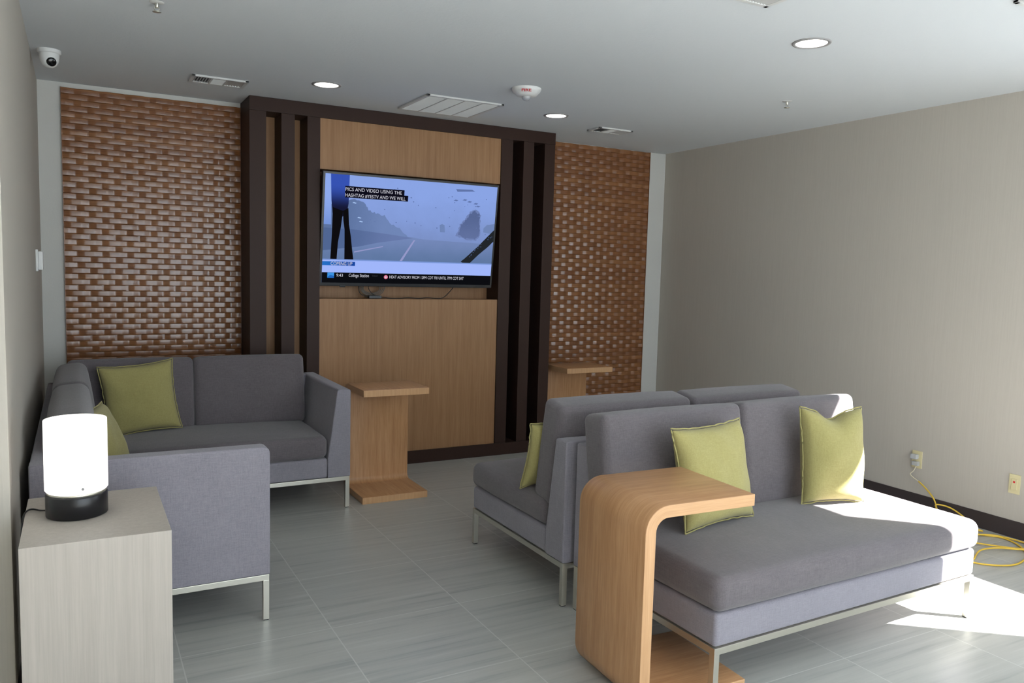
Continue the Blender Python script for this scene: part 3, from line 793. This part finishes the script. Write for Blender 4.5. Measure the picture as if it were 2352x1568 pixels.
pillow('olive green pillow against the back cushion in the corner sofa, squarely facing the camera', (.565, -.82, .490), (R_(-12), R_(-5), R_(5)), .44, .45, .085, 2, .08)
pillow('olive green pillow on the corner sofa, half hidden behind the lit lamp', (.35, -2.12, .487), (R_(-18), R_(4), R_(72)), .43, .42, .09, 3, .10)
pillow('olive green pillow on the television-facing sofa, only its edge showing', (2.365, -2.78, .485), (R_(20), R_(-4), R_(2)), .42, .38, .07, 4, .08)
pillow('olive green pillow behind the foreground side table top', (2.655, -3.70, .488), (R_(-13), R_(-1), R_(7)), .45, .445, .085, 5, .07)
pillow('olive green pillow at the right end of the near sofa, partly in sunlight', (3.405, -3.675, .484), (R_(-9), R_(1), R_(-15)), .345, .47, .10, 6, .07, 0, .045)

# ------------------------------------------------------------------ cube table and lamp
ct = thing('cube_side_table', 'pale grey laminate box table in the left foreground under the lamp', 'side table', (.25, -3.26, 0))
bm = BM(); box(bm, .04-.25, .4565-.25, -3.543+3.26, -2.984+3.26, 0, .718, .0025); obj('body', bm, M['laminate'], ct)
lp = thing('table_lamp', 'lit white cylinder table lamp with black base on the pale box table', 'lamp', (.193, -3.235, .7185))
bm = BM(); lathe(bm, [(0, 0), (.088, 0), (.093, .003), (.093, .070), (.090, .075), (0, .075)], seg=64); obj('base', bm, M['black_plastic'], lp)
bm = BM(); lathe(bm, [(.0, .075), (.089, .075), (.089, .084), (0, .084)], seg=64); obj('metal_collar', bm, M['chrome'], lp)
bm = BM(); lathe(bm, [(.0, .0845), (.090, .084), (.0945, .090), (.0945, .320), (.0935, .322), (.0905, .320), (.0905, .100), (0, .098)], seg=64); obj('shade', bm, M['lamp_glow'], lp)
bm = BM(); lathe(bm, [(0, .003), (.004, .003), (.0045, 0)], seg=12, M4=Matrix.Translation((.018, -.0935, .104)) @ Matrix.Rotation(PI/2, 4, 'X')); obj('screw', bm, M['ring'], lp)
bm = BM(); tube(bm, [(-.085, .03, .012), (-.11, .06, .006), (-.135, .085, .006), (-.152, .06, .004), (-.158, .0, -.01), (-.160, -.05, -.08), (-.160, -.06, -.3), (-.16, -.05, -.60)], .003, 6); obj('power_cord', bm, M['black_plastic'], lp)

# ------------------------------------------------------------------ daylight
w = bpy.data.worlds.new('daylight'); S.world = w; w.use_nodes = True
bg = w.node_tree.nodes['Background']; bg.inputs[0].default_value = (.80, .91, 1.0, 1); bg.inputs[1].default_value = 4.7
def portal(loc, rot, sx, sy):
    l = bpy.data.lights.new('window_daylight', 'AREA'); l.shape = 'RECTANGLE'; l.size = sx; l.size_y = sy; l.cycles.is_portal = True
    o = bpy.data.objects.new('window_daylight', l); C.objects.link(o); o.location = loc; o.rotation_euler = rot
portal((W+.10, (wy0+wy1)/2, (wz0+wz1)/2), (0, PI/2, 0), wz1-wz0, wy1-wy0)      # faces -x
portal(((nx0+nx1)/2, YN-.10, (nz0+nz1)/2), (PI/2, 0, 0), nx1-nx0, nz1-nz0)    # faces +y
sl = bpy.data.lights.new('sun', 'SUN'); sl.energy = 80; sl.angle = R_(.55); sl.color = (1, .98, .95)
so = bpy.data.objects.new('sun', sl); C.objects.link(so)
so.rotation_euler = Vector((-.78, .62, -.82)).normalized().to_track_quat('-Z', 'Y').to_euler()
so.location = (9, -8, 5)

# ------------------------------------------------------------------ camera
cx, cy, cz, yaw, pit, rol, foc = .2076, -6.212, 1.5718, .503, -.0898, .0267, 1819.1
f = Vector((math.sin(yaw)*math.cos(pit), math.cos(yaw)*math.cos(pit), math.sin(pit)))
r = Vector((math.cos(yaw), -math.sin(yaw), 0)); u = r.cross(f)
r2 = r*math.cos(rol)+u*math.sin(rol); u2 = -r*math.sin(rol)+u*math.cos(rol)
cam = bpy.data.cameras.new('camera'); cam.sensor_width = 36; cam.lens = foc/2352*36; cam.clip_start = .05
co = bpy.data.objects.new('camera', cam); C.objects.link(co)
Mm = Matrix((r2, u2, -f)).transposed().to_4x4(); Mm.translation = (cx, cy, cz); co.matrix_world = Mm
S.camera = co
S.view_settings.view_transform = 'Standard'; S.view_settings.look = 'None'; S.view_settings.exposure = 0.0; S.view_settings.gamma = 1
S.view_settings.use_curve_mapping = False
S.cycles.use_denoising = True
S.cycles.max_bounces = 10; S.cycles.diffuse_bounces = 6; S.cycles.sample_clamp_indirect = 8
